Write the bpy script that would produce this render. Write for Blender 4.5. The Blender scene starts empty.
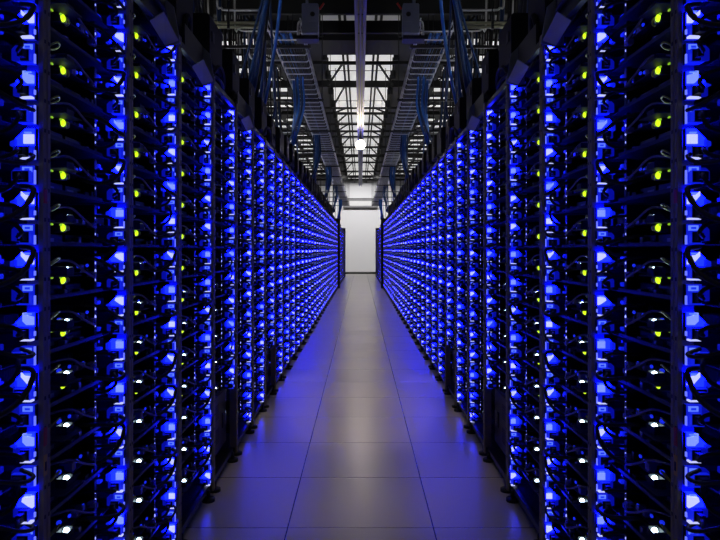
import bpy, math, random
from mathutils import Vector, Matrix

# ------------------------------------------------------------------ camera, world, exposure
S = bpy.context.scene
C = S.collection
CAM_H = 1.163
cd = bpy.data.cameras.new('camera')
cam = bpy.data.objects.new('camera', cd)
C.objects.link(cam)
cam.location = (0, 0, CAM_H)
cam.rotation_euler = (math.pi / 2, 0, 0)
cd.sensor_width = 36
cd.lens = 659 / 720 * 36
cd.shift_y = -20 / 720
cd.shift_x = -0.5 / 720
cd.clip_start = 0.02
S.camera = cam

w = bpy.data.worlds.new('world')
S.world = w
w.use_nodes = True
w.node_tree.nodes['Background'].inputs[0].default_value = (0.5, 0.55, 0.7, 1)
w.node_tree.nodes['Background'].inputs[1].default_value = 0.004

S.view_settings.view_transform = 'Standard'
S.view_settings.look = 'None'
S.view_settings.exposure = 0.0
S.view_settings.gamma = 1.0
S.view_settings.use_curve_mapping = False
S.cycles.use_denoising = True
S.cycles.max_bounces = 6
S.cycles.diffuse_bounces = 3
S.cycles.glossy_bounces = 3
S.cycles.sample_clamp_indirect = 4.0
S.cycles.sample_clamp_direct = 0.0

BLUE = 36.0          # emission standing in for the blue LED light on the units
PANEL = 0.62         # strength of the luminous ceiling panels
WASH, DOWN, DOWN_N = 360.0, 38.0, 23  # powers of the added fill spots, then downlights per side
LAMP = 50.0          # pendant lamp

# ------------------------------------------------------------------ materials
MATS = {}
def mat(name, col, rough=0.5, metal=0.0, emit=None, strength=0.0, sample=True, spec=0.5):
    m = bpy.data.materials.new(name)
    m.use_nodes = True
    b = m.node_tree.nodes['Principled BSDF']
    b.inputs['Base Color'].default_value = (*col, 1)
    b.inputs['Roughness'].default_value = rough
    b.inputs['Metallic'].default_value = metal
    b.inputs['Specular IOR Level'].default_value = spec
    if emit:
        b.inputs['Emission Color'].default_value = (*emit, 1)
        b.inputs['Emission Strength'].default_value = strength
    if not sample:
        m.cycles.emission_sampling = 'NONE'
    MATS[name] = m
    return m

def noisy(name, lo, hi, scale, rough=0.5, metal=0.0, rlo=None):
    """Surface whose own colour wanders a little between two tones."""
    m = mat(name, lo, rough, metal)
    nt = m.node_tree
    b = nt.nodes['Principled BSDF']
    tc = nt.nodes.new('ShaderNodeTexCoord')
    nz = nt.nodes.new('ShaderNodeTexNoise')
    nz.inputs['Scale'].default_value = scale
    nz.inputs['Detail'].default_value = 4
    mx = nt.nodes.new('ShaderNodeMix')
    mx.data_type = 'RGBA'
    mx.inputs['A'].default_value = (*lo, 1)
    mx.inputs['B'].default_value = (*hi, 1)
    nt.links.new(tc.outputs['Object'], nz.inputs['Vector'])
    nt.links.new(nz.outputs['Fac'], mx.inputs['Factor'])
    nt.links.new(mx.outputs['Result'], b.inputs['Base Color'])
    return m

noisy('post_metal', (0.2, 0.165, 0.09), (0.27, 0.225, 0.13), 30, 0.5, 0.1)
noisy('dark_metal', (0.02, 0.02, 0.022), (0.04, 0.04, 0.044), 25, 0.45, 0.4)
noisy('tray_metal', (0.011, 0.011, 0.012), (0.02, 0.02, 0.022), 40, 0.6, 0.2)
noisy('grey_metal', (0.3, 0.33, 0.42), (0.38, 0.41, 0.52), 20, 0.45, 0.2)
noisy('duct_grey', (0.15, 0.15, 0.16), (0.2, 0.2, 0.21), 10, 0.5)
noisy('wire_metal', (0.66, 0.66, 0.74), (0.74, 0.74, 0.82), 20, 0.45, 0.1)
noisy('olive_pipe', (0.42, 0.41, 0.25), (0.5, 0.49, 0.32), 12, 0.5)
noisy('pale_pipe', (0.5, 0.5, 0.5), (0.62, 0.62, 0.62), 12, 0.45)
mat('black_plastic', (0.007, 0.007, 0.008), 0.6)
mat('black_rubber', (0.008, 0.008, 0.009), 0.6)
mat('black_paint', (0.008, 0.008, 0.008), 0.7)
noisy('rail_blue', (0.045, 0.045, 0.36), (0.06, 0.06, 0.44), 8, 0.4)  # blue of the overhead channel's flanges and middle strip
noisy('board_green', (0.006, 0.018, 0.012), (0.012, 0.03, 0.018), 60, 0.45)
mat('chip', (0.015, 0.015, 0.016), 0.35)
mat('heatsink_metal', (0.32, 0.32, 0.34), 0.4, 0.7)
mat('memory_green', (0.02, 0.05, 0.03), 0.5)
mat('violet_cable', (0.2, 0.17, 0.4), 0.5)
mat('blue_cable', (0.02, 0.1, 0.36), 0.45)
mat('navy_cable', (0.012, 0.045, 0.15), 0.45)
mat('bright_blue_cable', (0.02, 0.16, 0.62), 0.4)
mat('yellow_plastic', (0.62, 0.62, 0.08), 0.4)
mat('red_sticker', (0.5, 0.02, 0.02), 0.5)
mat('yellow_sticker', (0.6, 0.35, 0.03), 0.5)
mat('white_wall', (0.74, 0.74, 0.76), 0.7)
mat('red_tag', (0.8, 0.04, 0.03), 0.4, emit=None)
mat('dull_panel', (0.12, 0.12, 0.12), 0.8)
mat('blue_glow', (0.05, 0.06, 0.2), 0.4, emit=(0.0004, 0.00125, 1.0), strength=BLUE)  # LED light on the unit faces put in as emission, brightest tone
mat('blue_glow_mid', (0.03, 0.035, 0.12), 0.4, emit=(0.006, 0.018, 1.0), strength=0.6)  # middle tone of the painted-in light falloff
mat('blue_glow_dim', (0.03, 0.035, 0.12), 0.4, emit=(0.004, 0.01, 1.0), strength=0.3)  # dim inner tone of the painted-in light falloff
mat('label_lit', (0.5, 0.5, 0.6), 0.4, emit=(0.10, 0.2, 1.0), strength=1.0, sample=False)  # blue light on labels and their print put in as emission
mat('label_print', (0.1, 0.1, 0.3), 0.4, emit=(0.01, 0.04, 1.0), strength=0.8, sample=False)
mat('lit_edge', (0.7, 0.7, 0.8), 0.4, emit=(0.13, 0.17, 1.0), strength=1.1, sample=False)  # bright edge by the post, its light put in as emission
mat('glare_block', (0.7, 0.7, 0.8), 0.4, emit=(0.52, 0.56, 1.0), strength=1.1, sample=False)  # overexposed highlight near the LED, painted in as emission
mat('glare_block_soft', (0.6, 0.6, 0.8), 0.4, emit=(0.2, 0.29, 1.0), strength=1.1, sample=False)  # weaker, bluer painted-in highlight
mat('yellow_led', (0.5, 0.6, 0.05), 0.3, emit=(0.5, 0.78, 0.01), strength=1.6)
mat('green_led', (0.3, 0.6, 0.05), 0.3, emit=(0.25, 0.5, 0.02), strength=0.9, sample=False)
mat('white_led', (0.8, 0.9, 0.9), 0.3, emit=(0.62, 0.85, 1.0), strength=9.0)
mat('status_led', (0.5, 0.5, 0.8), 0.3, emit=(0.3, 0.33, 1.0), strength=1.6, sample=False)
mat('blue_led', (0.2, 0.2, 0.8), 0.3, emit=(0.01, 0.03, 1.0), strength=0.7, sample=False)
mat('luminous_panel', (0.7, 0.7, 0.7), 0.6, emit=(1.0, 0.985, 0.96), strength=PANEL)
mat('dim_panel_glow', (0.7, 0.7, 0.7), 0.6, emit=(1.0, 0.985, 0.96), strength=0.12)  # unlit grey panels, the faint light on them put in as emission
mat('fill_lamp_glow', (0.9, 0.9, 0.9), 0.3, emit=(1.0, 0.96, 0.9), strength=50.0)  # glow of the fill lamps added over the cable runs
mat('fill_tube_glow', (0.9, 0.9, 0.9), 0.3, emit=(0.9, 0.94, 1.0), strength=38.0)  # glow of the added uplights
mat('fill_panel', (0.7, 0.7, 0.7), 0.6, emit=(1.0, 0.97, 0.92), strength=0.2)  # glow of the fill panels added around the camera
mat('lamp_glass', (0.9, 0.9, 0.9), 0.3, emit=(1.0, 0.87, 0.7), strength=LAMP)

def floor_material():
    m = mat('floor_tile', (0.3, 0.28, 0.27), 0.4)
    nt = m.node_tree
    N, L = nt.nodes, nt.links
    b = N['Principled BSDF']
    tc = N.new('ShaderNodeTexCoord')
    sp = N.new('ShaderNodeSeparateXYZ')
    L.new(tc.outputs['Object'], sp.inputs[0])
    T = 0.61
    def math_(op, a, bv=None, c=None):
        n = N.new('ShaderNodeMath')
        n.operation = op
        for i, x in enumerate((a, bv, c)):
            if x is None: continue
            if isinstance(x, (int, float)): n.inputs[i].default_value = x
            else: L.new(x, n.inputs[i])
        return n.outputs[0]
    def seam(axis, off):
        t = math_('DIVIDE', math_('SUBTRACT', axis, off), T)
        fr = math_('FRACT', t)
        d = math_('MINIMUM', fr, math_('SUBTRACT', 1.0, fr))
        return math_('LESS_THAN', d, 0.0028 / T), math_('FLOOR', t)
    sx, ix = seam(sp.outputs[0], 0.305)
    sy, iy = seam(sp.outputs[1], 0.319)
    line = math_('MAXIMUM', sx, sy)
    wn = N.new('ShaderNodeTexWhiteNoise')
    wn.noise_dimensions = '2D'
    cb = N.new('ShaderNodeCombineXYZ')
    L.new(ix, cb.inputs[0]); L.new(iy, cb.inputs[1])
    L.new(cb.outputs[0], wn.inputs['Vector'])
    nz = N.new('ShaderNodeTexNoise')
    nz.inputs['Scale'].default_value = 90
    nz.inputs['Detail'].default_value = 5
    L.new(tc.outputs['Object'], nz.inputs['Vector'])
    f = math_('ADD', math_('MULTIPLY', wn.outputs['Value'], 0.15), math_('MULTIPLY', nz.outputs['Fac'], 0.6))
    mx = N.new('ShaderNodeMix'); mx.data_type = 'RGBA'
    mx.inputs['A'].default_value = (0.63, 0.585, 0.55, 1)
    mx.inputs['B'].default_value = (0.74, 0.69, 0.65, 1)
    L.new(f, mx.inputs['Factor'])
    m2 = N.new('ShaderNodeMix'); m2.data_type = 'RGBA'
    m2.inputs['B'].default_value = (0.02, 0.02, 0.02, 1)
    L.new(mx.outputs['Result'], m2.inputs['A'])
    L.new(line, m2.inputs['Factor'])
    L.new(m2.outputs['Result'], b.inputs['Base Color'])
    r = math_('ADD', math_('MULTIPLY', wn.outputs['Value'], 0.006), 0.26)
    L.new(r, b.inputs['Roughness'])
floor_material()

# ------------------------------------------------------------------ mesh building
class MB:
    """Collects shapes in (u, v, w): u away from the aisle, v along it, w up."""
    def __init__(self):
        self.v, self.f, self.m, self.s, self.mats = [], [], [], [], []
    def mi(self, name):
        if name not in self.mats: self.mats.append(name)
        return self.mats.index(name)
    def add(self, vs, fs, m, smooth=False):
        o = len(self.v)
        self.v += vs
        k = self.mi(m)
        for f in fs:
            self.f.append([i + o for i in f]); self.m.append(k); self.s.append(smooth)
        return self
    def box(self, u0, u1, v0, v1, w0, w1, m):
        vs = [(u, v, w_) for w_ in (w0, w1) for v in (v0, v1) for u in (u0, u1)]
        fs = [(0, 2, 3, 1), (4, 5, 7, 6), (0, 1, 5, 4), (2, 6, 7, 3), (0, 4, 6, 2), (1, 3, 7, 5)]
        return self.add(vs, fs, m)
    def bbox(self, u0, u1, v0, v1, w0, w1, m, b=0.002):
        """box with chamfered edges along v"""
        p = [(u0 + b, w0), (u1 - b, w0), (u1, w0 + b), (u1, w1 - b), (u1 - b, w1), (u0 + b, w1), (u0, w1 - b), (u0, w0 + b)]
        return self.prism(p, v0, v1, m)
    def prism(self, poly, v0, v1, m):
        """poly in (u, w), counter-clockwise seen from -v"""
        n = len(poly)
        vs = [(u, v0, w_) for u, w_ in poly] + [(u, v1, w_) for u, w_ in poly]
        fs = [tuple(range(n)), tuple(range(2 * n - 1, n - 1, -1))]
        for i in range(n):
            j = (i + 1) % n
            fs.append((i, i + n, j + n, j))
        return self.add(vs, fs, m)
    def hexa(self, a, b, m):
        """two quads a, b (lists of 4 points) joined to a closed solid"""
        vs = list(a) + list(b)
        fs = [(0, 1, 2, 3), (7, 6, 5, 4)] + [(i, i + 4, (i + 1) % 4 + 4, (i + 1) % 4) for i in range(4)]
        return self.add(vs, fs, m)
    def plate(self, quad, t, m):
        """a sheet of thickness t through four points"""
        q = [Vector(p) for p in quad]
        n = (q[1] - q[0]).cross(q[3] - q[0]).normalized() * (t / 2)
        return self.hexa([tuple(p + n) for p in q], [tuple(p - n) for p in q], m)
    def bar(self, a, b, wd, ht, m):
        a, b = Vector(a), Vector(b)
        d = (b - a).normalized()
        up = Vector((0, 0, 1)) if abs(d.z) < 0.95 else Vector((0, 1, 0))
        s = d.cross(up).normalized() * (wd / 2)
        t = s.cross(d).normalized() * (ht / 2)
        qa = [a - s - t, a - s + t, a + s + t, a + s - t]
        qb = [p + (b - a) for p in qa]
        return self.hexa([tuple(p) for p in qa], [tuple(p) for p in qb], m)
    def tube(self, pts, r, m, n=6, closed=False):
        P = [Vector(p) for p in pts]
        k = len(P)
        vs, fs = [], []
        prev = None
        for i, p in enumerate(P):
            if closed: d = P[(i + 1) % k] - P[i - 1]
            else: d = P[min(i + 1, k - 1)] - P[max(i - 1, 0)]
            d.normalize()
            if prev is None:
                ref = Vector((0, 0, 1)) if abs(d.z) < 0.9 else Vector((1, 0, 0))
                x = d.cross(ref).normalized()
            else:
                x = (prev - d * prev.dot(d)).normalized()
            prev = x
            y = d.cross(x)
            for j in range(n):
                a = 2 * math.pi * j / n
                vs.append(tuple(p + (x * math.cos(a) + y * math.sin(a)) * r))
        rings = k if closed else k - 1
        for i in range(rings):
            for j in range(n):
                a, b = i * n + j, i * n + (j + 1) % n
                c, e = ((i + 1) % k) * n + (j + 1) % n, ((i + 1) % k) * n + j
                fs.append((a, b, c, e))
        if not closed:
            fs.append(tuple(range(n - 1, -1, -1)))
            fs.append(tuple(range((k - 1) * n, k * n)))
        return self.add(vs, fs, m, True)
    def cyl(self, a, b, r, m, n=10):
        return self.tube([a, b], r, m, n)
    def ball(self, c, ru, rv, rw, m, seg=8, rings=5):
        vs, fs = [(c[0], c[1], c[2] - rw)], []
        for i in range(1, rings):
            t = -math.pi / 2 + math.pi * i / rings
            for j in range(seg):
                a = 2 * math.pi * j / seg
                vs.append((c[0] + ru * math.cos(t) * math.cos(a), c[1] + rv * math.cos(t) * math.sin(a), c[2] + rw * math.sin(t)))
        vs.append((c[0], c[1], c[2] + rw))
        top = len(vs) - 1
        for j in range(seg):
            fs.append((0, 1 + (j + 1) % seg, 1 + j))
            fs.append((top, top - seg + j, top - seg + (j + 1) % seg))
        for i in range(rings - 2):
            for j in range(seg):
                a, b = 1 + i * seg + j, 1 + i * seg + (j + 1) % seg
                fs.append((a, b, b + seg, a + seg))
        return self.add(vs, fs, m, True)
    def merge(self, other, du=0, dv=0, dw=0, sv=1.0):
        o = len(self.v)
        self.v += [(a + du, b * sv + dv, c + dw) for a, b, c in other.v]
        mp = [self.mi(n) for n in other.mats]
        self.f += [[i + o for i in f] for f in other.f]
        self.m += [mp[k] for k in other.m]
        self.s += other.s
    def mesh(self, name, s=1):
        me = bpy.data.meshes.new(name)
        vs = [(s * a, b, c) for a, b, c in self.v]
        fs = self.f if s > 0 else [f[::-1] for f in self.f]
        me.from_pydata(vs, [], fs)
        for n in self.mats: me.materials.append(MATS[n])
        me.polygons.foreach_set('material_index', self.m)
        me.polygons.foreach_set('use_smooth', self.s)
        me.update()
        return me

def curve(pts, n=6):
    """Catmull-Rom through points"""
    P = [Vector(p) for p in pts]
    P = [P[0] * 2 - P[1]] + P + [P[-1] * 2 - P[-2]]
    out = []
    for i in range(1, len(P) - 2):
        for k in range(n):
            t = k / n
            a, b, c, d = P[i - 1], P[i], P[i + 1], P[i + 2]
            out.append(0.5 * ((2 * b) + (c - a) * t + (2 * a - 5 * b + 4 * c - d) * t * t + (3 * b - a - 3 * c + d) * t ** 3))
    out.append(P[-2])
    return [tuple(p) for p in out]

def link(name, data, parent=None, loc=None):
    o = bpy.data.objects.new(name, data)
    C.objects.link(o)
    if parent: o.parent = parent
    if loc: o.location = loc
    return o
def tag(o, label, cat, group=None, kind=None):
    o['label'] = label
    o['category'] = cat
    if group: o['group'] = group
    if kind: o['kind'] = kind
    return o
def thing(name, label, cat, loc=(0, 0, 0), group=None):
    return tag(link(name, None, None, loc), label, cat, group)
def obj(name, mb, parent=None, s=1, loc=None):
    return link(name, mb.mesh(name, s), parent, loc)
def structure(name, mb):
    o = obj(name, mb)
    o['kind'] = 'structure'
    return o

ONES = ['', 'first', 'second', 'third', 'fourth', 'fifth', 'sixth', 'seventh', 'eighth', 'ninth', 'tenth', 'eleventh', 'twelfth',
        'thirteenth', 'fourteenth', 'fifteenth', 'sixteenth', 'seventeenth', 'eighteenth', 'nineteenth']
def nth(n):
    if n < 20: return ONES[n]
    t, o = divmod(n, 10)
    return (['twentieth', 'thirtieth', 'fortieth', 'fiftieth'][t - 2] if o == 0
            else ['twenty', 'thirty', 'forty', 'fifty'][t - 2] + '-' + ONES[o])
SIDE = {-1: 'left', 1: 'right'}

# ------------------------------------------------------------------ the room
XW, Y0, Y1, HC = 4.6, -3.0, 31.9, 4.56
structure('floor', MB().box(-XW, XW, Y0, Y1, -0.1, 0, 'floor_tile'))
structure('ceiling', MB().box(-XW, XW, Y0, Y1, HC, HC + 0.1, 'dull_panel'))
structure('wall_back', MB().box(-XW, XW, Y1, Y1 + 0.1, 0, HC, 'white_wall'))
structure('wall_front', MB().box(-XW, XW, Y0 - 0.1, Y0, 0, HC, 'black_paint'))
structure('wall_left', MB().box(-XW - 0.1, -XW, Y0, Y1, 0, HC, 'black_paint'))
structure('wall_right', MB().box(XW, XW + 0.1, Y0, Y1, 0, HC, 'black_paint'))
structure('baseboard_back', MB().box(-XW, XW, Y1 - 0.02, Y1, 0, 0.1, 'black_paint'))

# white roller curtain housing across the end of the aisle
t = thing('roller_housing', 'grey housing box across the white end wall above the aisle', 'roller housing', (0, Y1 - 0.3, 3.42))
b = MB()
b.bbox(-0.83, 0.83, 0, 0.3, -0.2, 0.19, 'duct_grey', 0.02)
obj('housing', b, t)
obj('cover_strip', MB().box(-0.53, 0.53, -0.012, 0, -0.14, 0.09, 'pale_pipe'), t)
obj('bottom_rail', MB().box(-0.83, 0.83, -0.02, 0.02, -0.23, -0.2, 'dark_metal'), t)
obj('top_rail', MB().box(-0.83, 0.83, -0.02, 0.3, 0.19, 0.225, 'black_paint'), t)

# ------------------------------------------------------------------ racks
POSTS = [0.9, 1.451, 1.985, 2.525, 3.115, 3.69]
bays = [(POSTS[i], POSTS[i + 1]) for i in range(5)]
y = 3.69
while len(bays) < 34:
    bays.append((y, y + 0.56)); y += 0.56
GAP0 = y
y += 0.36
GAP1 = y
while len(bays) < 49:
    bays.append((y, y + 0.56)); y += 0.56
YEND = y
P0 = 0.56
FX = 0.70
ROW0, PITCH, NROW = 0.133, 0.130, 14
BLANK = {4: (0, 1), 7: (0, 1)}
HTOP = 1.985

def front_post(v0, v1):
    b = MB()
    # upright that stands a little proud of the servers, with a web going back
    b.bbox(-0.010, 0.0, v0, v1, 0.03, HTOP, 'post_metal', 0.0015)
    wv = (v0, v0 + 0.003) if v0 < P0 / 2 else (v1 - 0.003, v1)
    b.box(0.0, 0.032, wv[0], wv[1], 0.03, HTOP, 'post_metal')
    k = 0
    while 0.12 + k * 0.065 < HTOP - 0.03:
        z = 0.12 + k * 0.065
        c = (v0 + v1) / 2
        b.box(-0.0106, -0.010, c - 0.003, c + 0.003, z, z + 0.008, 'black_paint')
        k += 1
    return b
def rear_post(v0, v1):
    return MB().box(0.70, 0.73, v0, v1, 0.05, HTOP, 'dark_metal')
def top_frame():
    b = MB()
    b.box(0.0, 0.73, 0.002, 0.02, HTOP - 0.04, HTOP, 'dark_metal')
    b.box(0.0, 0.73, P0 - 0.02, P0 - 0.002, HTOP - 0.04, HTOP, 'dark_metal')
    b.box(0.0, 0.02, 0.002, P0 - 0.002, HTOP - 0.03, HTOP - 0.005, 'dark_metal')
    b.box(0.70, 0.73, 0.002, P0 - 0.002, HTOP - 0.03, HTOP - 0.005, 'dark_metal')
    b.box(0.06, 0.70, 0.02, P0 - 0.02, HTOP - 0.012, HTOP - 0.006, 'dark_metal')
    return b
def base_frame():
    b = MB()
    b.box(0.0, 0.73, 0.002, 0.02, 0.03, 0.062, 'dark_metal')
    b.box(0.0, 0.73, P0 - 0.02, P0 - 0.002, 0.03, 0.062, 'dark_metal')
    b.box(0.01, 0.04, 0.018, P0 - 0.018, 0.035, 0.06, 'dark_metal')
    b.box(0.03, 0.70, 0.02, P0 - 0.02, 0.05, 0.06, 'dark_metal')
    return b
def caster(u, v):
    b = MB()
    b.cyl((u - 0.002, v - 0.014, 0.02), (u - 0.002, v + 0.014, 0.02), 0.02, 'black_rubber', 12)
    b.box(u - 0.016, u + 0.016, v - 0.018, v - 0.015, 0.012, 0.04, 'dark_metal')
    b.box(u - 0.016, u + 0.016, v + 0.015, v + 0.018, 0.012, 0.04, 'dark_metal')
    return b
def foot(u, v):
    b = MB()
    b.cyl((u, v, 0), (u, v, 0.014), 0.03, 'black_rubber', 12)
    b.cyl((u, v, 0.014), (u, v, 0.05), 0.009, 'dark_metal', 8)
    return b
def back_panel():
    return MB().box(0.735, 0.74, 0.002, P0 - 0.002, 0.06, HTOP - 0.01, 'black_paint')
def cable_bracket():
    b = MB()
    b.plate([(-0.03, 0.27, 1.975), (0.02, 0.27, 1.945), (0.02, 0.455, 1.915), (-0.03, 0.455, 1.935)], 0.004, 'grey_metal')
    b.plate([(0.02, 0.16, 1.96), (0.02, 0.16, 2.09), (0.02, 0.455, 2.09), (0.02, 0.455, 1.91)], 0.004, 'dark_metal')
    return b
def end_tab():
    b = MB()
    b.prism([(-0.035, 1.925), (0.05, 1.905), (0.05, 2.12), (-0.012, 2.06)], 0.46, 0.466, 'grey_metal')
    b.box(0.02, 0.05, 0.455, 0.5, 1.965, 1.985, 'grey_metal')
    return b
def blank_panel():
    b = MB()
    b.box(0.05, 0.055, 0.012, P0 - 0.012, 0.10, ROW0 + 2 * PITCH - 0.004, 'dark_metal')
    for i in range(2):
        for k in range(9):
            z = 0.15 + i * 0.125 + k * 0.009
            b.box(0.0485, 0.05, 0.06, 0.36, z, z + 0.003, 'black_paint')
    b.box(0.045, 0.05, 0.44, 0.47, 0.2, 0.28, 'black_plastic')
    return b

def rack_prototype(s):
    q = [('post', front_post(0.001, 0.0165)), ('post', front_post(P0 - 0.0175, P0 - 0.002)),
         ('rear_post', rear_post(0.002, 0.02)), ('rear_post', rear_post(P0 - 0.02, P0 - 0.002)),
         ('top_frame', top_frame()), ('base_frame', base_frame()), ('back_panel', back_panel()),
         ('caster', caster(0.06, 0.14)), ('caster', caster(0.06, P0 - 0.14)),
         ('levelling_foot', foot(0.004, 0.06)), ('levelling_foot', foot(0.004, P0 - 0.06)),
         ('levelling_foot', foot(0.69, 0.06)), ('levelling_foot', foot(0.69, P0 - 0.06)),
         ('cable_bracket', cable_bracket()), ('bracket_tab', end_tab())]
    return [(n, m.mesh(n, s)) for n, m in q]

# ------------------------------------------------------------------ servers
W = P0 - 0.0350         # width of one server between the posts

def module(k, var, simple=False):
    """power unit beside the far post, blue light on it put in as emission, 0 the small lower one, 1 the tall upper one; its face looks along the aisle"""
    r = random.Random(var * 7 + k)
    body, label, socket, strip = MB(), MB(), MB(), MB()
    f = W - 0.013
    if k == 0:
        z, h = 0.002, r.choice([0.040, 0.044, 0.047])
        mid = r.uniform(0.028, 0.036)
        body.box(0.003, mid, f, W, z, z + h, 'blue_glow_mid')
        body.prism([(mid, z + 0.006), (0.054, z + 0.008), (0.054, z + h - 0.012), (0.046, z + h - 0.004), (mid, z + h - 0.004)], f + 0.003, W, 'blue_glow_dim')
        body.box(0.003, mid, f - 0.012, f, z, z + 0.002, 'blue_glow_mid')
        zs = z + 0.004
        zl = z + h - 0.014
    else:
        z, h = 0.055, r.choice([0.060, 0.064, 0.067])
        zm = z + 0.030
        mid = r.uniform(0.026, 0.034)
        body.box(0.003, mid, f, W, z, zm, 'blue_glow_mid')
        body.prism([(mid, z + 0.004), (0.05, z + 0.008), (0.05, zm), (mid, zm)], f + 0.002, W, 'blue_glow_dim')
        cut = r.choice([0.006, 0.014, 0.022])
        body.prism([(0.003, zm), (0.044, zm), (0.044, z + h - cut), (0.044 - cut, z + h), (0.003, z + h)], f, W, 'blue_glow')
        body.prism([(0.044, zm - 0.006), (0.057, zm), (0.057, z + h - cut - 0.006), (0.044, z + h - cut)], f + 0.002, W, 'blue_glow_mid')
        body.box(0.040, 0.0415, f - 0.006, f, zm, z + h - cut - 0.002, 'blue_glow_mid')
        q = var % 4
        glare = 'glare_block' if var in (1, 3, 4) else 'glare_block_soft'
        zz = zm + 0.004
        if q == 0: body.box(0.003, 0.025, f - 0.004, f, zz, zz + 0.020, glare)
        elif q == 1: body.prism([(0.003, zz), (0.014, zz), (0.03, zz + 0.018), (0.03, zz + 0.027), (0.022, zz + 0.020), (0.003, zz + 0.019)], f - 0.005, f, glare)
        elif q == 2: body.prism([(0.003, zz), (0.018, zz), (0.026, zz + 0.008), (0.026, zz + 0.026), (0.019, zz + 0.026), (0.016, zz + 0.020), (0.003, zz + 0.017)], f - 0.006, f, glare)
        else: body.prism([(0.003, zz - 0.002), (0.012, zz + 0.002), (0.026, zz + 0.012), (0.024, zz + 0.02), (0.003, zz + 0.022)], f - 0.01, f, glare)
        body.prism([(0.003, z), (0.028, z), (0.022, z + 0.003), (0.003, z + 0.004)], f - 0.014, f, 'glare_block')
        zs = z + 0.004
        zl = z + 0.0
    body.box(0.0008, 0.003, f + 0.002, W, z, z + h, 'black_plastic')      # opaque cheek added to keep the plate's glow off the post
    lu = r.uniform(0.004, 0.010)
    if k == 0:
        label.box(lu, lu + 0.021, f - 0.0025, f, zl, zl + 0.011, 'label_lit')
        label.box(lu + 0.005, lu + 0.016, f - 0.003, f - 0.0025, zl + 0.003, zl + 0.008, 'label_print')
    else:
        label.box(0.008, 0.022, f - 0.0065, f - 0.001, zm + 0.026, zm + 0.029, 'label_lit')
    sw = r.choice([0.020, 0.024, 0.032])
    su = r.uniform(0.008, 0.014)
    socket.box(su, su + sw, f - 0.012, f, zs, zs + 0.023, 'black_plastic')
    socket.box(su + sw * 0.2, su + sw * 0.8, f - 0.032, f - 0.012, zs + 0.003, zs + 0.020, 'black_plastic')
    socket.box(su - 0.0015, su, f - 0.0135, f, zs - 0.001, zs + 0.0245, 'blue_glow_mid')
    if r.random() < 0.6: socket.box(su - 0.0015, su + sw, f - 0.0135, f, zs + 0.023, zs + 0.0245, 'blue_glow_mid')
    if r.random() < 0.6: strip.box(0.0, 0.003, f - 0.003, f + 0.002, z, z + r.choice([0.02, 0.03, h]), 'lit_edge')
    else: strip.box(0.0, 0.003, f - 0.003, f + 0.002, z + 0.01, z + 0.02, 'lit_edge')
    return body, label, socket, strip

def power_cable(k, var):
    r = random.Random(var * 13 + k + 100)
    z = (0.018, 0.071)[k]
    f = W - 0.043
    out = r.uniform(0.0, 0.012)
    drop = r.uniform(0.02, 0.07) * r.choice([1, 1, -0.5])
    p = [(0.022, f + 0.014, z), (0.018, f - 0.01, z), (out, f - 0.03, z - drop * 0.3),
         (out + 0.01, f - 0.045, z - drop * 0.8), (0.045, f - 0.06, z - drop), (0.10, f - 0.07, z - drop * 0.6)]
    return MB().tube(curve(p, 4), 0.0048, 'black_rubber', 6)

def stray_cable(var):
    r = random.Random(var * 5 + 31)
    b = MB()
    z0, z1 = r.uniform(0.03, 0.11), r.uniform(0.0, 0.12)
    p = [(0.08, W - 0.17, z0), (0.03, W - 0.13, z0 - 0.01), (0.0, W - 0.075, (z0 + z1) / 2 - 0.015),
         (-0.004, W - 0.03, z1), (0.03, W - 0.018, z1 + 0.01)]
    b.tube(curve(p, 4), r.choice([0.0045, 0.006]), 'black_rubber', 6)
    return b

def network_cable(var):
    r = random.Random(var * 3 + 9)
    b = MB()
    z = r.uniform(0.08, 0.105)
    p = [(0.10, 0.21, z), (0.05, 0.24, z + 0.008), (0.035, 0.30, z - 0.02), (0.03, 0.36, z - 0.04), (0.05, 0.405, z - 0.03)]
    b.tube(curve(p, 4), 0.0032, 'violet_cable', 5)
    b.box(0.045, 0.062, 0.385, 0.412, z - 0.04, z - 0.026, 'violet_cable')
    return b

def tray():
    b = MB()
    t = 'tray_metal'
    b.box(0.05, 0.70, 0.0, W, 0.0, 0.0018, t)
    b.box(0.05, 0.70, 0.0, 0.0018, 0.0018, 0.03, t)
    b.box(0.05, 0.70, W - 0.0018, W, 0.0018, 0.03, t)
    b.box(0.048, 0.05, 0.0, W - 0.06, 0.0, 0.01, t)
    # deck that carries the board
    b.box(0.052, 0.60, 0.02, 0.415, 0.058, 0.0595, t)
    for v in (0.02, 0.41):
        b.box(0.06, 0.6, v, v + 0.002, 0.0018, 0.058, t)
    # mounting ears that reach the posts
    b.box(0.003, 0.05, -0.001, 0.001, 0.0, 0.05, t)
    b.box(0.03, 0.05, W - 0.001, W + 0.0015, 0.0, 0.05, t)
    return b
def drives():
    b = MB()
    for i in range(3):
        v = 0.04 + i * 0.118
        b.bbox(0.075, 0.22, v, v + 0.1, 0.004, 0.03, 'chip', 0.002)
        b.box(0.0745, 0.075, v + 0.01, v + 0.05, 0.01, 0.02, 'heatsink_metal')
    return b
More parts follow.
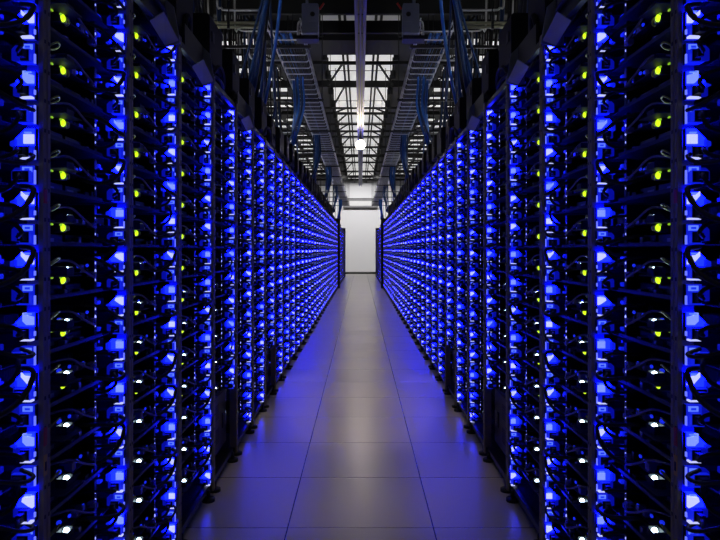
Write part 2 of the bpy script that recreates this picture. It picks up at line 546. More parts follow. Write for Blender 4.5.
def board():
    b = MB()
    b.box(0.07, 0.40, 0.03, 0.405, 0.0625, 0.0645, 'board_green')
    for u, v in ((0.09, 0.05), (0.39, 0.05), (0.09, 0.39), (0.39, 0.39)):
        b.cyl((u, v, 0.0595), (u, v, 0.0625), 0.004, 'heatsink_metal', 6)
    r = random.Random(4)
    for i in range(26):
        u, v = r.uniform(0.09, 0.37), r.uniform(0.05, 0.38)
        a, c = r.uniform(0.006, 0.02), r.uniform(0.006, 0.02)
        b.box(u, u + a, v, v + c, 0.0645, 0.0645 + r.uniform(0.002, 0.012), r.choice(['chip', 'chip', 'heatsink_metal', 'black_plastic']))
    for i in range(5):
        b.box(0.074, 0.088, 0.24 + i * 0.022, 0.256 + i * 0.022, 0.0645, 0.076, 'black_plastic')
    b.ball((0.074, 0.235, 0.07), 0.007, 0.01, 0.006, 'blue_led', 6, 4)
    return b
def heatsink(u, v):
    b = MB()
    b.box(u, u + 0.06, v, v + 0.07, 0.0645, 0.07, 'heatsink_metal')
    for i in range(9):
        b.box(u, u + 0.06, v + i * 0.0082, v + i * 0.0082 + 0.003, 0.07, 0.094, 'heatsink_metal')
    return b
def memory(i):
    b = MB()
    v = 0.335 + i * 0.013
    b.box(0.09, 0.22, v - 0.002, v + 0.005, 0.0645, 0.07, 'black_plastic')
    b.box(0.093, 0.217, v, v + 0.003, 0.07, 0.098, 'memory_green')
    for k in range(6):
        b.box(0.098 + k * 0.02, 0.112 + k * 0.02, v - 0.001, v + 0.004, 0.077, 0.09, 'chip')
    return b
def port():
    b = MB()
    b.bbox(0.04, 0.07, 0.165, 0.20, 0.034, 0.057, 'black_plastic', 0.002)
    b.box(0.002, 0.07, 0.10, 0.205, 0.0555, 0.0575, 'black_plastic')     # hood over the lamp
    b.box(0.036, 0.04, 0.19, 0.199, 0.038, 0.05, 'heatsink_metal')
    return b
def port_lamp():
    b = MB()
    b.ball((0.040, 0.176, 0.0455), 0.008, 0.011, 0.010, 'yellow_led', 8, 6)
    b.ball((0.040, 0.168, 0.052), 0.004, 0.006, 0.0035, 'green_led', 6, 4)
    b.tube(curve([(0.038, 0.181, 0.05), (0.034, 0.195, 0.05), (0.038, 0.21, 0.042), (0.049, 0.22, 0.04)], 3), 0.0026, 'yellow_plastic', 5)
    b.ball((0.05, 0.14, 0.0525), 0.003, 0.008, 0.003, 'green_led', 6, 4)
    return b
def white_lamp(bright=True):
    """lamp in a cup open at the top"""
    b = MB()
    u0, u1, v0, v1, z0, z1 = 0.018, 0.046, 0.150, 0.194, 0.0575, 0.079
    b.box(u0, u1, v0, v1, z0, z0 + 0.002, 'black_plastic')
    b.box(u0, u0 + 0.0015, v0, v1, z0 + 0.002, z1 - 0.003, 'black_plastic')
    b.box(u0, u1, v0, v0 + 0.0015, z0 + 0.002, z1, 'black_plastic')
    b.box(u0 + 0.004, u1, v1 - 0.0015, v1, z0 + 0.002, z1, 'black_plastic')
    b.box(u1 - 0.0015, u1, v0, v1, z0 + 0.002, z1, 'black_plastic')
    b.ball((u0 + 0.015, v1 - 0.009, z0 + 0.0105), 0.009, 0.007, 0.0105, 'white_led', 8, 6)
    return b
def handle():
    b = MB()
    p = [(0.035, 0.11, 0.092), (0.03, 0.125, 0.1), (0.034, 0.148, 0.1), (0.044, 0.15, 0.092), (0.048, 0.13, 0.084), (0.044, 0.112, 0.085)]
    b.tube(curve(p + p[:1], 3)[:-1], 0.0024, 'yellow_plastic', 5, closed=True)
    b.tube([(0.04, 0.11, 0.088), (0.056, 0.10, 0.0645)], 0.0022, 'yellow_plastic', 5)
    return b
def status_panel():
    b = MB()
    b.bbox(0.052, 0.066, 0.415, 0.432, 0.0018, 0.118, 'black_plastic', 0.002)
    b.box(0.064, 0.30, 0.432, 0.434, 0.0018, 0.118, 'tray_metal')
    return b
def status_lamp(i):
    z = (0.035, 0.060, 0.083)[i]
    r = (0.0028, 0.005, 0.0032)[i]
    return MB().ball((0.052, 0.4205, z), r * 0.7, r, r * 1.3, 'status_led', 6, 4)

def connectors(var):
    """loose plugs and small connectors with blue light put in as emission along the front of the deck"""
    r = random.Random(var * 11 + 2)
    out = []
    for i in range(5):
        v, z = r.uniform(0.22, 0.40), r.choice([0.0018, 0.0018, 0.0595])
        a, c, h = r.uniform(0.012, 0.03), r.uniform(0.01, 0.03), r.uniform(0.008, 0.024)
        out.append(('plug', MB().bbox(0.054, 0.058 + a, v, v + c, z, z + h, r.choice(['black_plastic', 'violet_cable', 'chip', 'heatsink_metal']), 0.0015)))
    for i in range(3):
        v, z = r.uniform(0.435, 0.485), r.uniform(0.01, 0.11)
        out.append(('lit_connector', MB().bbox(0.06, 0.075, v, v + r.uniform(0.008, 0.02), z, z + r.uniform(0.006, 0.014), r.choice(['blue_glow_dim', 'blue_glow_mid', 'violet_cable']), 0.0015)))  # blue specks of light on connectors, put in as emission
    for i in range(2):
        v, z = r.uniform(0.24, 0.40), r.uniform(0.062, 0.08)
        out.append(('blue_lamp', MB().ball((0.06, v, z), 0.004, 0.008, 0.005, 'blue_led', 6, 4)))
    return out

NVAR = 6
def server_tree(var, s, level):
    """[(name, mesh, [(subname, mesh)...], label)]"""
    me = lambda n, b: b.mesh(n, s)
    mods = [module(0, var), module(1, var)]
    out = [('tray', me('tray', SH['tray']), [])]
    out.append(('circuit_board', me('circuit_board', SH['board']), []))
    if level == 'A':
        for b in mods:
            out.append(('power_unit', me('power_unit', b[0]), [('paper_label', me('paper_label', b[1])), ('socket', me('socket', b[2])), ('lit_edge', me('lit_edge', b[3]))]))
        out.append(('hard_drives', me('hard_drives', SH['drives']), []))
        out.append(('heatsink', me('heatsink', SH['heat']), []))
        for i in range(3): out.append(('memory_module', me('memory_module', memory(i)), []))
        out.append(('network_port', me('network_port', SH['port']), [('yellow_lamp', me('yellow_lamp', SH['port_lamp']))]))
        out.append(('white_lamp', me('white_lamp', SH['white']), []))
        out.append(('pull_loop', me('pull_loop', SH['handle']), []))
        out.append(('status_panel', me('status_panel', SH['status']), [('status_lamp', me('status_lamp', status_lamp(i))) for i in range(3)]))
        out.append(('network_cable', me('network_cable', network_cable(var)), []))
    else:
        for b in mods:
            m = MB()
            for q in b: m.merge(q)
            out.append(('power_unit', me('power_unit', m), []))
        m = MB(); m.merge(SH['port']); m.merge(SH['port_lamp'])
        out.append(('network_port', me('network_port', m), []))
        out.append(('white_lamp', me('white_lamp', SH['white']), []))
        m = MB(); m.merge(SH['status'])
        for i in range(3): m.merge(status_lamp(i))
        out.append(('status_panel', me('status_panel', m), []))
    if level == 'A':
        for n, b in connectors(var): out.append((n, me(n, b), []))
    for k in range(2): out.append(('power_cable', me('power_cable', power_cable(k, var)), []))
    if var % 2 == 0 or level == 'A': out.append(('power_cable', me('power_cable', stray_cable(var)), []))
    return out
SH = {'tray': tray(), 'board': board(), 'drives': drives(), 'heat': heatsink(0.14, 0.09), 'port': port(),
      'port_lamp': port_lamp(), 'white': white_lamp(), 'handle': handle(), 'status': status_panel()}

def simple_server(var):
    r = random.Random(var * 17 + 3)
    b = MB()
    b.box(0.05, 0.70, 0.0, W, 0.0, 0.002, 'tray_metal')
    b.box(0.055, 0.45, 0.02, 0.41, 0.058, 0.064, 'board_green')
    b.box(0.07, 0.25, 0.04, 0.39, 0.064, 0.08, 'chip')
    b.box(0.052, 0.066, 0.415, 0.432, 0.002, 0.118, 'black_plastic')
    b.box(0.0495, 0.052, 0.417, 0.427, 0.05, 0.068, 'status_led')
    f = W - 0.013
    h = r.choice([0.032, 0.038, 0.042])
    b.box(0.003, 0.034, f, W, 0.002, h, r.choice(['blue_glow_mid', 'blue_glow_dim']))
    b.box(0.034, 0.054, f + 0.003, W, 0.008, h - 0.006, 'blue_glow_dim')
    lu = r.uniform(0.004, 0.010)
    b.box(lu, lu + 0.021, f - 0.003, f, h - 0.014, h - 0.004, 'label_lit')
    b.box(lu, lu + 0.03, f - 0.03, f, 0.005, 0.026, 'black_plastic')
    h = r.choice([0.115, 0.119, 0.122])
    b.box(0.003, 0.034, f, W, 0.055, 0.085, 'blue_glow_mid')
    b.box(0.034, 0.056, f + 0.002, W, 0.060, h - 0.014, 'blue_glow_dim')
    b.box(0.003, 0.036, f, W, 0.088, h, 'blue_glow')
    b.box(0.0008, 0.003, f + 0.002, W, 0.002, h, 'black_plastic')  # cheek added to stop the glow reaching the post
    b.box(0.003, r.choice([0.022, 0.026]), f - 0.006, f, 0.090, r.choice([0.110, 0.114]), 'glare_block')
    b.box(0.003, 0.024, f - 0.012, f, 0.055, 0.058, 'glare_block')
    su = r.uniform(0.004, 0.012)
    b.box(su, su + r.choice([0.03, 0.042]), f - 0.03, f, 0.059, 0.084, 'black_plastic')
    for z in (0.016, 0.072):
        b.tube([(0.03, f - 0.03, z), (0.0, f - 0.045, z + r.uniform(-0.03, 0.03)), (0.05, f - 0.09, z + r.uniform(-0.04, 0.02))], 0.007, 'black_rubber', 4)
    b.ball((0.04, 0.186, 0.071), 0.005, 0.007, 0.005, 'status_led', 4, 3)
    return b

NEAR_A, NEAR_B = 4, 11
far = MB()
simple = [simple_server(v) for v in range(8)]
rng = random.Random(11)
pick = {}
for i in range(len(bays)):
    for k in range(NROW): pick[i, k] = rng.randrange(8)

for s in (-1, 1):
    proto = rack_prototype(s)
    blank = blank_panel().mesh('blank_panel', s)
    lowm = MB()
    for q in module(1, 3): lowm.merge(q, dv=0.017, dw=0.009)
    low = lowm.mesh('power_unit', s)
    trees = {(v, lv): server_tree(v, s, lv) for v in range(NVAR) for lv in 'AB'}
    for i, (a, b_) in enumerate(bays):
        P = b_ - a
        rk = thing('server_rack', '', 'server rack', (s * FX, a, 0), f'server racks in the {SIDE[s]} row')
        rk['label'] = f'open black server rack, {nth(i + 1)} from the camera in the {SIDE[s]} row'
        rk.scale = (1, P / P0, 1)
        for n, me in proto:
            if n in ('cable_bracket', 'bracket_tab') and (i > 5 or i in (0, 4)): continue
            o = link(n, me, rk)
            if i == 0 and n == 'post' and o.name.endswith(('.001', '.002', '.003')) is False: pass
        if i in BLANK: link('blank_panel', blank, rk)
        else: link('power_unit', low, rk)
        if i == 0:
            far_post = [c for c in rk.children if c.name.startswith('post')][1]
            v0, v1 = P0 - 0.017, P0 - 0.0028
            st = MB().box(-0.0118, -0.0102, v0, v1, 0.735, 0.775, 'red_sticker')
            st.box(-0.0118, -0.0102, v0, v1, 0.67, 0.715, 'yellow_sticker')
            st.box(-0.0122, -0.0118, v0 + 0.003, v1 - 0.003, 0.68, 0.70, 'black_paint')
            o = obj('warning_sticker', st, far_post, s)
            o = obj('warning_sticker', MB().box(-0.0118, -0.0102, v0, v1, 1.265, 1.295, 'red_sticker'), far_post, s)
        for k in range(NROW):
            if i in BLANK and k in BLANK[i]: continue
            h = ROW0 + k * PITCH
            if i >= NEAR_B:
                if s < 0:
                    far.merge(simple[pick[i, k]], du=FX, dv=a + 0.0170 * P / P0, dw=h, sv=P / P0)
                continue
            lv = 'A' if i < NEAR_A else 'B'
            sv = thing('server', f'blue-lit open server, {nth(k + 1)} up in the {nth(i + 1)} rack from camera, {SIDE[s]} row', 'server',
                       (s * FX, a + 0.0170 * P / P0, h), f'open servers in the {SIDE[s]} racks')
            sv.scale = (1, P / P0, 1)
            for n, me, subs in trees[pick[i, k] % NVAR, lv]:
                o = link(n, me, sv)
                for n2, me2 in subs: link(n2, me2, o)
# far servers of both rows
both = MB()
both.merge(far)
o0 = len(both.v)
both.v += [(-a, b, c) for a, b, c in far.v]
both.f += [[q + o0 for q in f[::-1]] for f in far.f]
both.m += far.m
both.s += far.s
o = obj('distant_servers', both)
tag(o, 'blue-lit servers filling the distant racks toward the white end wall', 'servers', kind='stuff')

# ------------------------------------------------------------------ end panels of the rows
for s in (-1, 1):
    for (ya, yb, lb) in ((GAP0 + 0.01, GAP1 - 0.01, 'tall black filler panel in the break of the'), (YEND + 0.005, YEND + 0.06, 'black end panel closing the far end of the')):
        b = MB()
        b.box(-0.075 if 'filler' in lb else -0.045, 0.74, ya, yb, 0.0, 2.12, 'black_paint')
        o = obj('end_panel', b, None, s, (s * FX, 0, 0))
        tag(o, f'{lb} {SIDE[s]} rack row', 'panel')

# ------------------------------------------------------------------ overhead: busways with tap boxes above each row
for s in (-1, 1):
    t = thing('busway', f'black overhead power busway running above the {SIDE[s]} rack row', 'busway', (0, 0, 0))
    b = MB()
    b.bbox(0.86, 1.02, 0.9, YEND, 2.16, 2.28, 'black_paint', 0.015)
    b.box(0.84, 0.86, 0.9, YEND, 2.2, 2.23, 'dark_metal')
    obj('rail', b, t, s)
    r = random.Random(5)
    for i in range(0, 30):
        yy = bays[i][0] + 0.12
        q = MB()
        dz = r.uniform(-0.02, 0.03)
        q.bbox(0.74, 0.86, yy, yy + r.uniform(0.2, 0.34), 2.06 + dz, 2.30 + dz, 'black_plastic', 0.01)
        q.box(0.735, 0.74, yy + 0.04, yy + 0.09, 2.2, 2.25, 'dark_metal')
        obj('tap_box', q, t, s)
        q = MB()
        q.tube(curve([(0.8, yy + 0.1, 2.08 + dz), (0.76, yy + 0.14, 2.02), (0.80, yy + 0.2, 1.995), (0.9, yy + 0.25, 1.99)], 4), 0.016, 'black_rubber', 7)
        obj('drop_cable', q, t, s)
    for i in range(12):
        yy = 1.6 + i * 2.3
        obj('hanger_rod', MB().cyl((0.94, yy, 2.28), (0.94, yy, HC), 0.007, 'dark_metal', 6), t, s)

# black cables looping over the rack tops
for s in (-1, 1):
    for i in range(1, 24):
        r = random.Random(i * 3 + 1)
        a = bays[i][0]
        for k in range(3):
            x, h = r.uniform(0.02, 0.14), r.uniform(0.03, 0.16)
            v0, v1 = a + r.uniform(0.02, 0.2), a + r.uniform(0.3, 0.55)
            x0 = FX + x
            p = [(x0 + 0.05, v0 - 0.06, HTOP + 0.012), (x0, v0, HTOP + 0.02), (x0 - 0.02, v0 * 0.65 + v1 * 0.35, HTOP + h),
                 (x0 - 0.02, v0 * 0.3 + v1 * 0.7, HTOP + h * 0.9), (x0 + 0.01, v1, HTOP + 0.02), (x0 + 0.05, v1 + 0.06, HTOP + 0.012)]
            o = obj('jumper_cable', MB().tube(curve(p, 5), r.uniform(0.009, 0.014), 'black_rubber', 7), None, s)
            tag(o, f'black jumper cable looping on top of the {nth(i + 1)} rack from the camera, {SIDE[s]} row', 'cable', f'jumper cables on the {SIDE[s]} rack tops, rack {nth(i + 1)}')

# heavy feeder cables arching from the busways up into the dark overhead space
for s in (-1, 1):
    for i in range(1, 20):
        r = random.Random(i * 7 + 5)
        a = bays[i][0]
        for k in range(3):
            y0 = a + 0.18 * k + r.uniform(0, 0.1)
            p = [(0.93, y0, 2.27), (0.90, y0 + 0.06, 2.38 + 0.1 * r.random()), (0.98 + 0.1 * r.random(), y0 + 0.25, 2.5 + 0.12 * r.random()),
                 (1.2, y0 + 0.4, 2.5 + 0.3 * r.random()), (1.45, y0 + 0.6 * r.random(), 3.1), (1.55, y0 + 0.4, HC)]
            o = obj('feeder_cable', MB().tube(curve(p, 6), r.uniform(0.008, 0.017), r.choice(['black_rubber', 'black_rubber', 'navy_cable']), 7), None, s)
            tag(o, f'dark feeder cable arching up from the busway above the {nth(i + 1)} rack, {SIDE[s]} row', 'cable', f'feeder cables above the {SIDE[s]} racks, rack {nth(i + 1)}')

# ------------------------------------------------------------------ wire cable trays
TZ = CAM_H + 1.84
TY0, TY1 = 5.55, 27.5
XI, XO = 0.505, 0.785
def wire_hoop():
    b = MB()
    r = 0.006
    p = [(XI, 0, 0.10), (XI, 0, 0.02), (XI + 0.015, 0, 0), (XO - 0.015, 0, 0), (XO, 0, 0.02), (XO, 0, 0.10)]
    return b.tube(p, r, 'wire_metal', 6)
def side_rail(x):
    b = MB()
    for z in (0.03, 0.1):
        b.tube([(x, TY0 - 0.03, TZ + z), (x, TY1, TZ + z)], 0.0065, 'wire_metal', 5)
    return b
for s in (-1, 1):
    t = thing('cable_tray', f'silver wire basket cable tray hanging above the {SIDE[s]} side of the aisle', 'cable tray')
    hoop = wire_hoop().mesh('wire_hoop', s)
    for i in range(99): link('wire_hoop', hoop, t, (0, TY0 + i * 0.2235, TZ))
    obj('side_rail', side_rail(XI), t, s)
    obj('side_rail', side_rail(XO), t, s)
    for i in range(11):
        yy = 5.9 + i * 2.1
        b = MB()
        b.box(XI - 0.06, XO + 0.75, yy, yy + 0.025, TZ - 0.03, TZ - 0.006, 'dark_metal')
        b.cyl((XI - 0.04, yy + 0.0125, TZ - 0.04), (XI - 0.04, yy + 0.0125, HC), 0.006, 'dark_metal', 6)
        b.cyl((XO + 0.04, yy + 0.0125, TZ - 0.04), (XO + 0.04, yy + 0.0125, HC), 0.006, 'dark_metal', 6)
        b.cyl((XO + 0.7, yy + 0.0125, TZ - 0.04), (XO + 0.7, yy + 0.02, HC), 0.007, 'dark_metal', 6)
        obj('trapeze_hanger', b, t, s)
    r = random.Random(21)
    for i in range(13):
        x = XI + 0.03 + i * 0.0185
        z = TZ + 0.0065 + 0.0085
        pts = []
        n = 24
        for k in range(n + 1):
            yy = TY0 + 0.4 + (TY1 - TY0 - 0.5) * k / n
            pts.append((x + r.uniform(-0.004, 0.004), yy, z + r.uniform(0, 0.004)))
        o = obj('data_cable', MB().tube(pts, 0.009, r.choice(['black_rubber', 'black_rubber', 'navy_cable']), 6), None, s)
        tag(o, f'dark data cable lying along the {SIDE[s]} wire cable tray', 'cable', f'data cables in the {SIDE[s]} wire tray')
# grey junction boxes at the near ends of the wire trays
for s in (-1, 1):
    t = thing('junction_box', f'grey junction box with a red flag at the near end of the {SIDE[s]} cable tray', 'junction box', (s * 0.41, 5.42, 2.93))
    b = MB()
    b.bbox(-0.066, 0.068, -0.06, 0.06, 0.0, 0.24, 'grey_metal', 0.008)
    obj('box', b, t, s)
    b = MB()
    b.box(-0.055, 0.02, -0.066, -0.06, 0.09, 0.225, 'grey_metal')
    b.cyl((-0.02, -0.07, 0.15), (-0.02, -0.06, 0.15), 0.02, 'dark_metal', 10)
    obj('cover_plate', b, t, s)
    obj('bracket', MB().box(-0.06, 0.12, 0.0, 0.13, -0.03, 0.0, 'dark_metal'), t, s)
    b = MB()
    b.bar((-0.075, -0.02, 0.205), (-0.11, -0.02, 0.255), 0.014, 0.014, 'red_tag')
    obj('red_flag', b, t, s)
    b = MB()
    b.cyl((0.03, 0.0, 0.24), (0.03, 0.0, HC - 2.93), 0.012, 'grey_metal', 8)
    obj('conduit', b, t, s)
    b = MB()
    b.tube(curve([(0.066, 0.0, 0.12), (0.1, 0.0, 0.1), (0.11, 0.05, 0.02), (0.11, 0.2, 0.085)], 5), 0.009, 'pale_pipe', 6)
    obj('cable_whip', b, t, s)

# blue cables that fall from the overhead ladder to the racks
def drop_cables(s, d, y0, n, zt, spread, mats, seed, xt=0.60):
    r = random.Random(seed)
    for i in range(n):
        f = i / max(1, n - 1)
        x0 = xt + 0.10 * f + r.uniform(-0.015, 0.015)
        ya = y0 + r.uniform(-0.08, 0.08)
        ye = y0 + 0.25 + spread * (0.1 + f) + r.uniform(-0.05, 0.05)
        xe = 0.80 + 0.12 * r.random()
        H = lambda q: zt + (2.285 - zt) * q
        p = ([(x0, ya - 1.4, zt), (x0, ya - 0.25, zt)] if zt < 4 else [(x0, ya - 0.1, zt)]) + [(x0 + 0.01, ya, H(0.12)), (x0, ya + 0.03, H(0.4)),
             (x0 + (xe - x0) * 0.3, ya + (ye - ya) * 0.35, H(0.68) + 0.05 * f), (xe - 0.05, ye - 0.06, H(0.93) + 0.03 * r.random()), (xe, ye, 2.285)]
        o = obj('drop_cable', MB().tube(curve(p, 6), r.uniform(0.009, 0.015), mats[i % len(mats)], 7), None, s)
        tag(o, f'blue cable falling in the {nth(d)} bundle from the camera above the {SIDE[s]} racks', 'cable', f'cables of the {nth(d)} overhead drop on the {SIDE[s]}')
for s in (-1, 1):
    T = TZ + 0.04
    drop_cables(s, 1, 4.35, 14, HC, 1.2, ['navy_cable', 'blue_cable', 'navy_cable', 'black_rubber', 'navy_cable'], 3, 0.535)
    drop_cables(s, 2, 7.2, 8, T, 0.8, ['bright_blue_cable', 'blue_cable', 'navy_cable'], 4, 0.62)
    drop_cables(s, 3, 10.6, 8, T, 0.9, ['blue_cable', 'navy_cable', 'blue_cable'], 6, 0.64)
    drop_cables(s, 4, 14.5, 8, T, 0.9, ['navy_cable', 'blue_cable', 'bright_blue_cable'], 7, 0.64)
    drop_cables(s, 5, 19.0, 8, T, 0.9, ['blue_cable', 'navy_cable'], 8, 0.66)
    drop_cables(s, 6, 24.0, 18, T + 0.1, 0.9, ['bright_blue_cable', 'bright_blue_cable', 'blue_cable'], 9, 0.68)
    # the one bright cable edge of the first bundle
    p = [(0.535, 4.2, HC), (0.535, 4.3, HC - 0.6), (0.53, 4.4, HC - 1.2), (0.54, 4.5, HC - 1.55), (0.6, 4.75, 2.75), (0.72, 5.2, 2.5), (0.82, 5.5, 2.285)]
    o = obj('drop_cable', MB().tube(curve(p, 6), 0.012, 'bright_blue_cable', 8), None, s)
    tag(o, f'brightest blue cable of the nearest overhead bundle, on the {SIDE[s]}', 'cable')
    # thick black cables over the nearest racks
    for k in range(5):
        y0 = 3.1 + 0.12 * k
        p = [(0.78 + 0.03 * k, y0 - 0.2, HC), (0.80 + 0.03 * k, y0 - 0.1, 3.3), (0.84 + 0.02 * k, y0, 2.7), (0.9, y0 + 0.15, 2.4), (0.94, y0 + 0.3, 2.285)]
        o = obj('power_cable', MB().tube(curve(p, 6), 0.022, 'navy_cable' if k == 2 else 'black_rubber', 8), None, s)
        tag(o, f'thick black power cable dropping to the near end of the {SIDE[s]} busway', 'cable', f'thick power cables on the near {SIDE[s]} busway')

# ------------------------------------------------------------------ conduits and pipes
for s in (-1, 1):
    for j, dz in enumerate((0.0, 0.036)):
        t = thing('pipe', f'{("lower", "upper")[j]} olive pipe of the pair crossing above the {SIDE[s]} racks', 'pipe')
        z = CAM_H + 2.03 + dz
        obj('tube', MB().cyl((0.85, 6.0, z), (2.6, 6.0, z), 0.015, 'olive_pipe', 8), t, s)
        for x in (1.2, 2.3):
            b = MB()
            b.cyl((x, 6.0 + 0.0, z), (x, 6.0, HC), 0.006, 'dark_metal', 6)
            b.box(x - 0.012, x + 0.012, 5.983, 6.017, z - 0.017, z + 0.017, 'dark_metal')
            obj('clamp', b, t, s)
    cs = [
        ('U-shaped pale conduit nearest the camera above the', [(1.35, 6.2, HC), (1.35, 6.2, 3.55), (1.31, 6.2, 3.44), (1.25, 6.2, 3.42), (0.95, 6.2, 3.42)], 0.011),
        ('lower U-shaped pale conduit above the', [(1.22, 6.4, HC), (1.22, 6.4, 3.4), (1.18, 6.4, 3.31), (1.1, 6.4, 3.29), (0.8, 6.4, 3.29)], 0.01),
        ('pale conduit with one bend behind the olive pipes above the', [(1.15, 6.8, 3.42), (1.15, 6.8, 3.2), (1.11, 6.8, 3.13), (1.0, 6.8, 3.12), (0.8, 6.8, 3.12)], 0.009),
        ('slanting pale conduit over the nearest busway end of the', [(1.22, 4.4, HC), (1.16, 4.4, 3.05), (1.24, 4.4, 2.7), (1.28, 4.4, 2.3)], 0.013),
        ('thin curved pale wire hanging beside the first blue bundle over the', [(0.98, 6.6, HC), (0.97, 6.6, 3.1), (0.99, 6.7, 2.9), (1.05, 6.9, 2.6), (1.1, 7.1, 2.3)], 0.006),
        ('straight pale riser pipe above the', [(1.75, 7.6, HC), (1.75, 7.6, 3.2), (1.75, 7.6, 2.5)], 0.016),
        ('second straight pale riser pipe above the', [(1.9, 9.2, HC), (1.9, 9.2, 3.2), (1.9, 9.2, 2.4)], 0.014),
    ]
    for lb, p, r_ in cs:
        o = obj('conduit', MB().tube(curve(p, 4), r_, 'pale_pipe', 8), None, s)
        tag(o, f'{lb} {SIDE[s]} racks', 'conduit')

# ------------------------------------------------------------------ ceiling: trusses, panels, ducts
BEAMS = [(8.0, 2.87, 0.18), (8.7, 2.87, 0.16), (11.16, 3.15, 0.05), (12.6, 3.12, 0.12), (14.7, 3.15, 0.04), (15.3, 3.15, 0.05), (16.6, 3.15, 0.05),
         (17.6, 3.15, 0.05), (18.45, 3.15, 0.05), (20.35, 3.15, 0.06), (22.2, 3.13, 0.1), (23.9, 3.15, 0.06), (26.6, 3.15, 0.06), (28.8, 3.15, 0.12), (31.3, 3.3, 0.08)]
for i, (yy, hz, hh) in enumerate(BEAMS):
    t = thing('roof_truss', f'black steel truss crossing under the ceiling, {nth(i + 1)} from the camera', 'truss', group='roof trusses across the aisle')
    z0 = CAM_H + hz
    obj('bottom_chord', MB().box(-XW + 0.01, XW - 0.01, yy, yy + 0.06, z0, z0 + hh, 'black_paint'), t)
    for s in (-1, 1):
        if yy > 10 and i + 1 < len(BEAMS):
            nxt = BEAMS[i + 1][0]
            obj('diagonal_brace', MB().bar((0.30, yy + 0.05, z0 + 0.03), (0.62, nxt, CAM_H + BEAMS[i + 1][1] + 0.03), 0.03, 0.03, 'black_paint'), t, s)
        for x in (1.45, 2.45, 3.5):
            obj('web_brace', MB().bar((x, yy + 0.03, z0 + hh), (x + 0.3, yy + 0.03, HC - 0.03), 0.03, 0.03, 'black_paint'), t, s)
        obj('hanger_post', MB().box(0.60, 0.64, yy + 0.01, yy + 0.05, z0 + hh, HC, 'black_paint'), t, s)

t = thing('ventilation_duct', 'wide flat black duct crossing the aisle under the ceiling', 'duct')
obj('duct', MB().bbox(-1.5, 1.5, 9.3, 10.0, CAM_H + 2.96, CAM_H + 3.05, 'black_paint', 0.02), t)
for x in (-1.0, 1.0):
    obj('duct_flange', MB().box(x - 0.02, x + 0.02, 9.28, 10.02, CAM_H + 2.945, CAM_H + 3.065, 'dark_metal'), t)
    obj('duct_hanger', MB().cyl((x, 9.6, CAM_H + 3.06), (x, 9.6, HC), 0.008, 'dark_metal', 6), t)

for s in (-1, 1):
    for x, lb in ((0.22, 'inner'), (0.295, 'outer')):
        o = obj('roof_purlin', MB().box(x - 0.018, x + 0.018, 7.7, Y1 - 0.01, CAM_H + 3.25, CAM_H + 3.31, 'black_paint'), None, s)
        tag(o, f'{lb} long black purlin beside the central light rail, {SIDE[s]} of it', 'purlin')
    o = obj('cable_duct', MB().box(0.62, 1.42, 7.7, Y1 - 0.6, CAM_H + 3.31, CAM_H + 3.39, 'black_paint'), None, s)
    tag(o, f'wide flat black duct along the ceiling over the {SIDE[s]} cable tray', 'duct')

# luminous ceiling panels
def ceiling_light(x, y0, dx, dy, label, group, glow='luminous_panel'):
    t = thing('ceiling_light', label, 'ceiling light', (x, y0, HC), group)
    b = MB()
    z0, z1, e = -0.03, 0.0, 0.01
    for q in ((-dx, -dx + e, 0, dy), (dx - e, dx, 0, dy), (-dx + e, dx - e, 0, e), (-dx + e, dx - e, dy - e, dy)):
        b.box(*q, z0, z1, 'black_paint')
    obj('frame', b, t)
    obj('diffuser', MB().box(-dx + e, dx - e, e, dy - e, -0.022, -0.002, glow), t)
ys = []
yy = 11.15
n = 1
while yy < 30.8:
    ceiling_light(0, yy, 0.6, 1.24, f'luminous white ceiling panel over the middle of the aisle, {nth(n)} from the duct', 'luminous panels over the aisle')
    yy += 1.25
    n += 1
for k, yy in enumerate((8.9, 10.0)):
    ceiling_light(0, yy, 0.6, 1.0, f'dim grey ceiling panel over the aisle, {("before", "above")[k]} the flat black duct', 'dim panels over the aisle', 'dim_panel_glow')
yy, n = 8.9, 1
while yy < 30.8:
    for s in (-1, 1):
        for c, x in enumerate((1.72, 2.22, 2.78, 3.5)):
            ceiling_light(s * x, yy + 0.12 * (c % 2), 0.2, 0.34, f'small white ceiling panel, {nth(n)} from the camera in the {nth(c + 1)} column out, {SIDE[s]}', f'small ceiling panels on the {SIDE[s]}')
    yy += 0.8
    n += 1
# unseen panels added above and behind the camera as fill light
for k, yy in enumerate((-2.2, -0.6)):
    ceiling_light(0, yy, 0.6, 1.2, f'added unseen fill panel {("behind", "above")[k]} the camera over the aisle', 'added fill panels over the aisle start', 'fill_panel')

# ------------------------------------------------------------------ fill lights added to the room
def spot(parent, loc, aim, power, size, blend, col, radius=0.04):
    l = bpy.data.lights.new('spot_light', 'SPOT')
    l.energy = power; l.spot_size = math.radians(size); l.spot_blend = blend; l.color = col; l.shadow_soft_size = radius
    o = link('spot_light', l, parent, loc)
    o.rotation_euler = (Vector(aim) - Vector(loc)).to_track_quat('-Z', 'Y').to_euler()
    return o
# floodlights added out of sight to brighten the end wall
for s in (-1, 1):
    t = thing('wall_fill_light', f'added black floodlight under the ceiling aimed at the white end wall, {SIDE[s]} one', 'floodlight', (s * 1.0, 27.9, 4.3))
    b = MB()
    b.bbox(-0.1, 0.1, -0.12, 0.0, -0.06, 0.06, 'black_paint', 0.01)
    obj('housing', b, t)
    obj('bracket', MB().box(-0.015, 0.015, -0.08, -0.05, 0.06, HC - 4.3, 'dark_metal'), t)
    spot(t, (0, 0.03, 0), (-s * 0.7, 4.0, -2.2), WASH, 80, 0.8, (1.0, 0.98, 0.97))
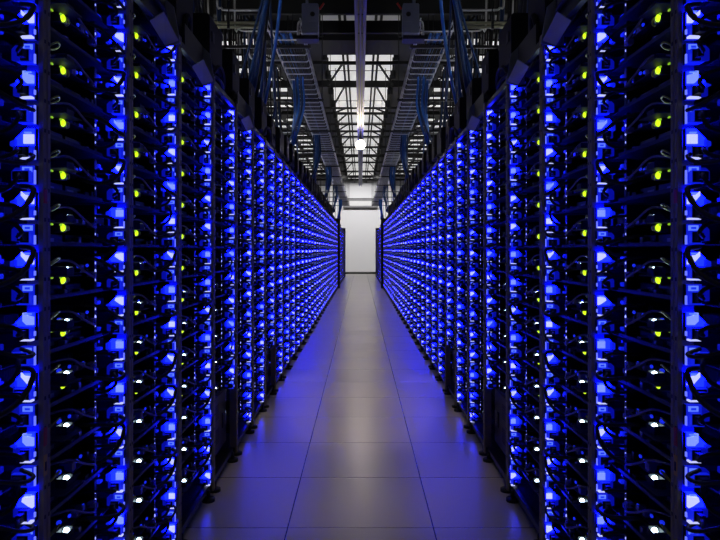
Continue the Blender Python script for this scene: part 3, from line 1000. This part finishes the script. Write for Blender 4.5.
# downlights added to brighten the aisle floor, set in the dark strip
for i in range(DOWN_N):
    yy = 1.2 + i * 1.15
    for s in (-1, 1):
        t = thing('downlight', f'added black downlight can over the aisle, {nth(i + 1)} from the camera on the {SIDE[s]}', 'downlight', (s * 0.57, yy, HC - 0.4))
        b = MB()
        b.tube([(0, 0, 0.0), (0, 0, 0.14)], 0.05, 'black_paint', 12)
        obj('can', b, t)
        obj('stem', MB().cyl((0, 0, 0.14), (0, 0, 0.4), 0.012, 'black_paint', 8), t)
        spot(t, (0, 0, -0.012), (-s * 0.55, 0, -4.2), DOWN * (0.45 if yy < 3 else 0.8 if yy < 4 else 1.6 if yy < 11 else 1.4), 27, 1.0, (1.0, 0.80, 0.54), 0.03)
# uplights added unseen behind the busways to light the overhead runs
for i, yy in enumerate((2.0, 4.8, 7.6, 11.0, 16.0, 21.0)):
    for s in (-1, 1):
        t = thing('uplight', f'added unseen uplight on the rack tops behind the {SIDE[s]} busway, {nth(i + 1)} from the camera', 'uplight', (s * 1.32, yy, HTOP))
        b = MB()
        b.box(-0.06, 0.06, 0, 2.6, 0.04, 0.05, 'black_paint')
        b.box(-0.06, -0.052, 0, 2.6, 0.05, 0.11, 'black_paint')
        b.box(0.052, 0.06, 0, 2.6, 0.05, 0.11, 'black_paint')
        for v in (0.2, 2.3): b.box(-0.05, 0.05, v, v + 0.06, 0.0, 0.04, 'black_paint')
        obj('trough', b, t)
        obj('tube_lamp', MB().cyl((0, 0.06, 0.075), (0, 2.54, 0.075), 0.013, 'fill_tube_glow', 8), t)

# unseen fill lamps added to light the cable runs
for i, yy in enumerate((4.2, 7.2, 11.5, 16.0, 21.0, 26.0)):
    for s in (-1, 1):
        t = thing('fill_lamp', f'added round fill lamp above the {SIDE[s]} cables, {nth(i + 1)} from the camera', 'lamp', (s * 3.0, yy, 4.1))
        b = MB()
        b.ball((0, 0, 0), 0.05, 0.05, 0.06, 'fill_lamp_glow', 12, 8)
        obj('globe', b, t)
        b = MB()
        b.cyl((0, 0, 0.055), (0, 0, 0.1), 0.04, 'black_paint', 10)
        b.cyl((0, 0, 0.1), (0, 0, HC - 4.1), 0.01, 'black_paint', 6)
        obj('fitting', b, t)

# ------------------------------------------------------------------ central light rail with its lamp
RH = CAM_H + 2.82
t = thing('light_rail', 'long steel channel hanging over the middle of the aisle', 'rail')
b = MB()
for s in (-1, 1):
    x0, x1 = sorted((s * 0.034, s * 0.072))
    b.box(x0, x1, 3.0, 29.2, RH, RH + 0.09, 'rail_blue')
b.box(-0.034, 0.034, 3.0, 29.2, RH + 0.05, RH + 0.09, 'duct_grey')
b.box(-0.012, 0.012, 3.0, 29.2, RH + 0.02, RH + 0.05, 'rail_blue')
obj('channel', b, t)
for i in range(12):
    yy = 4 + i * 2.2
    obj('hanger_rod', MB().cyl((0, yy, RH + 0.09), (0, yy, HC), 0.008, 'dark_metal', 6), t)
t = thing('pendant_lamp', 'brightly glowing lamp under the rail at the middle of the aisle', 'lamp', (0, 15.6, RH - 0.33))
b = MB()
b.ball((0, 0, 0), 0.11, 0.11, 0.11, 'lamp_glass', 16, 10)
obj('bulb', b, t)
b = MB()
b.cyl((0, 0, 0.1), (0, 0, 0.17), 0.04, 'dark_metal', 12)
b.cyl((0, 0, 0.17), (0, 0, 0.33), 0.01, 'dark_metal', 8)
obj('socket', b, t)
print('objects', len(bpy.data.objects), 'far verts', len(both.v))
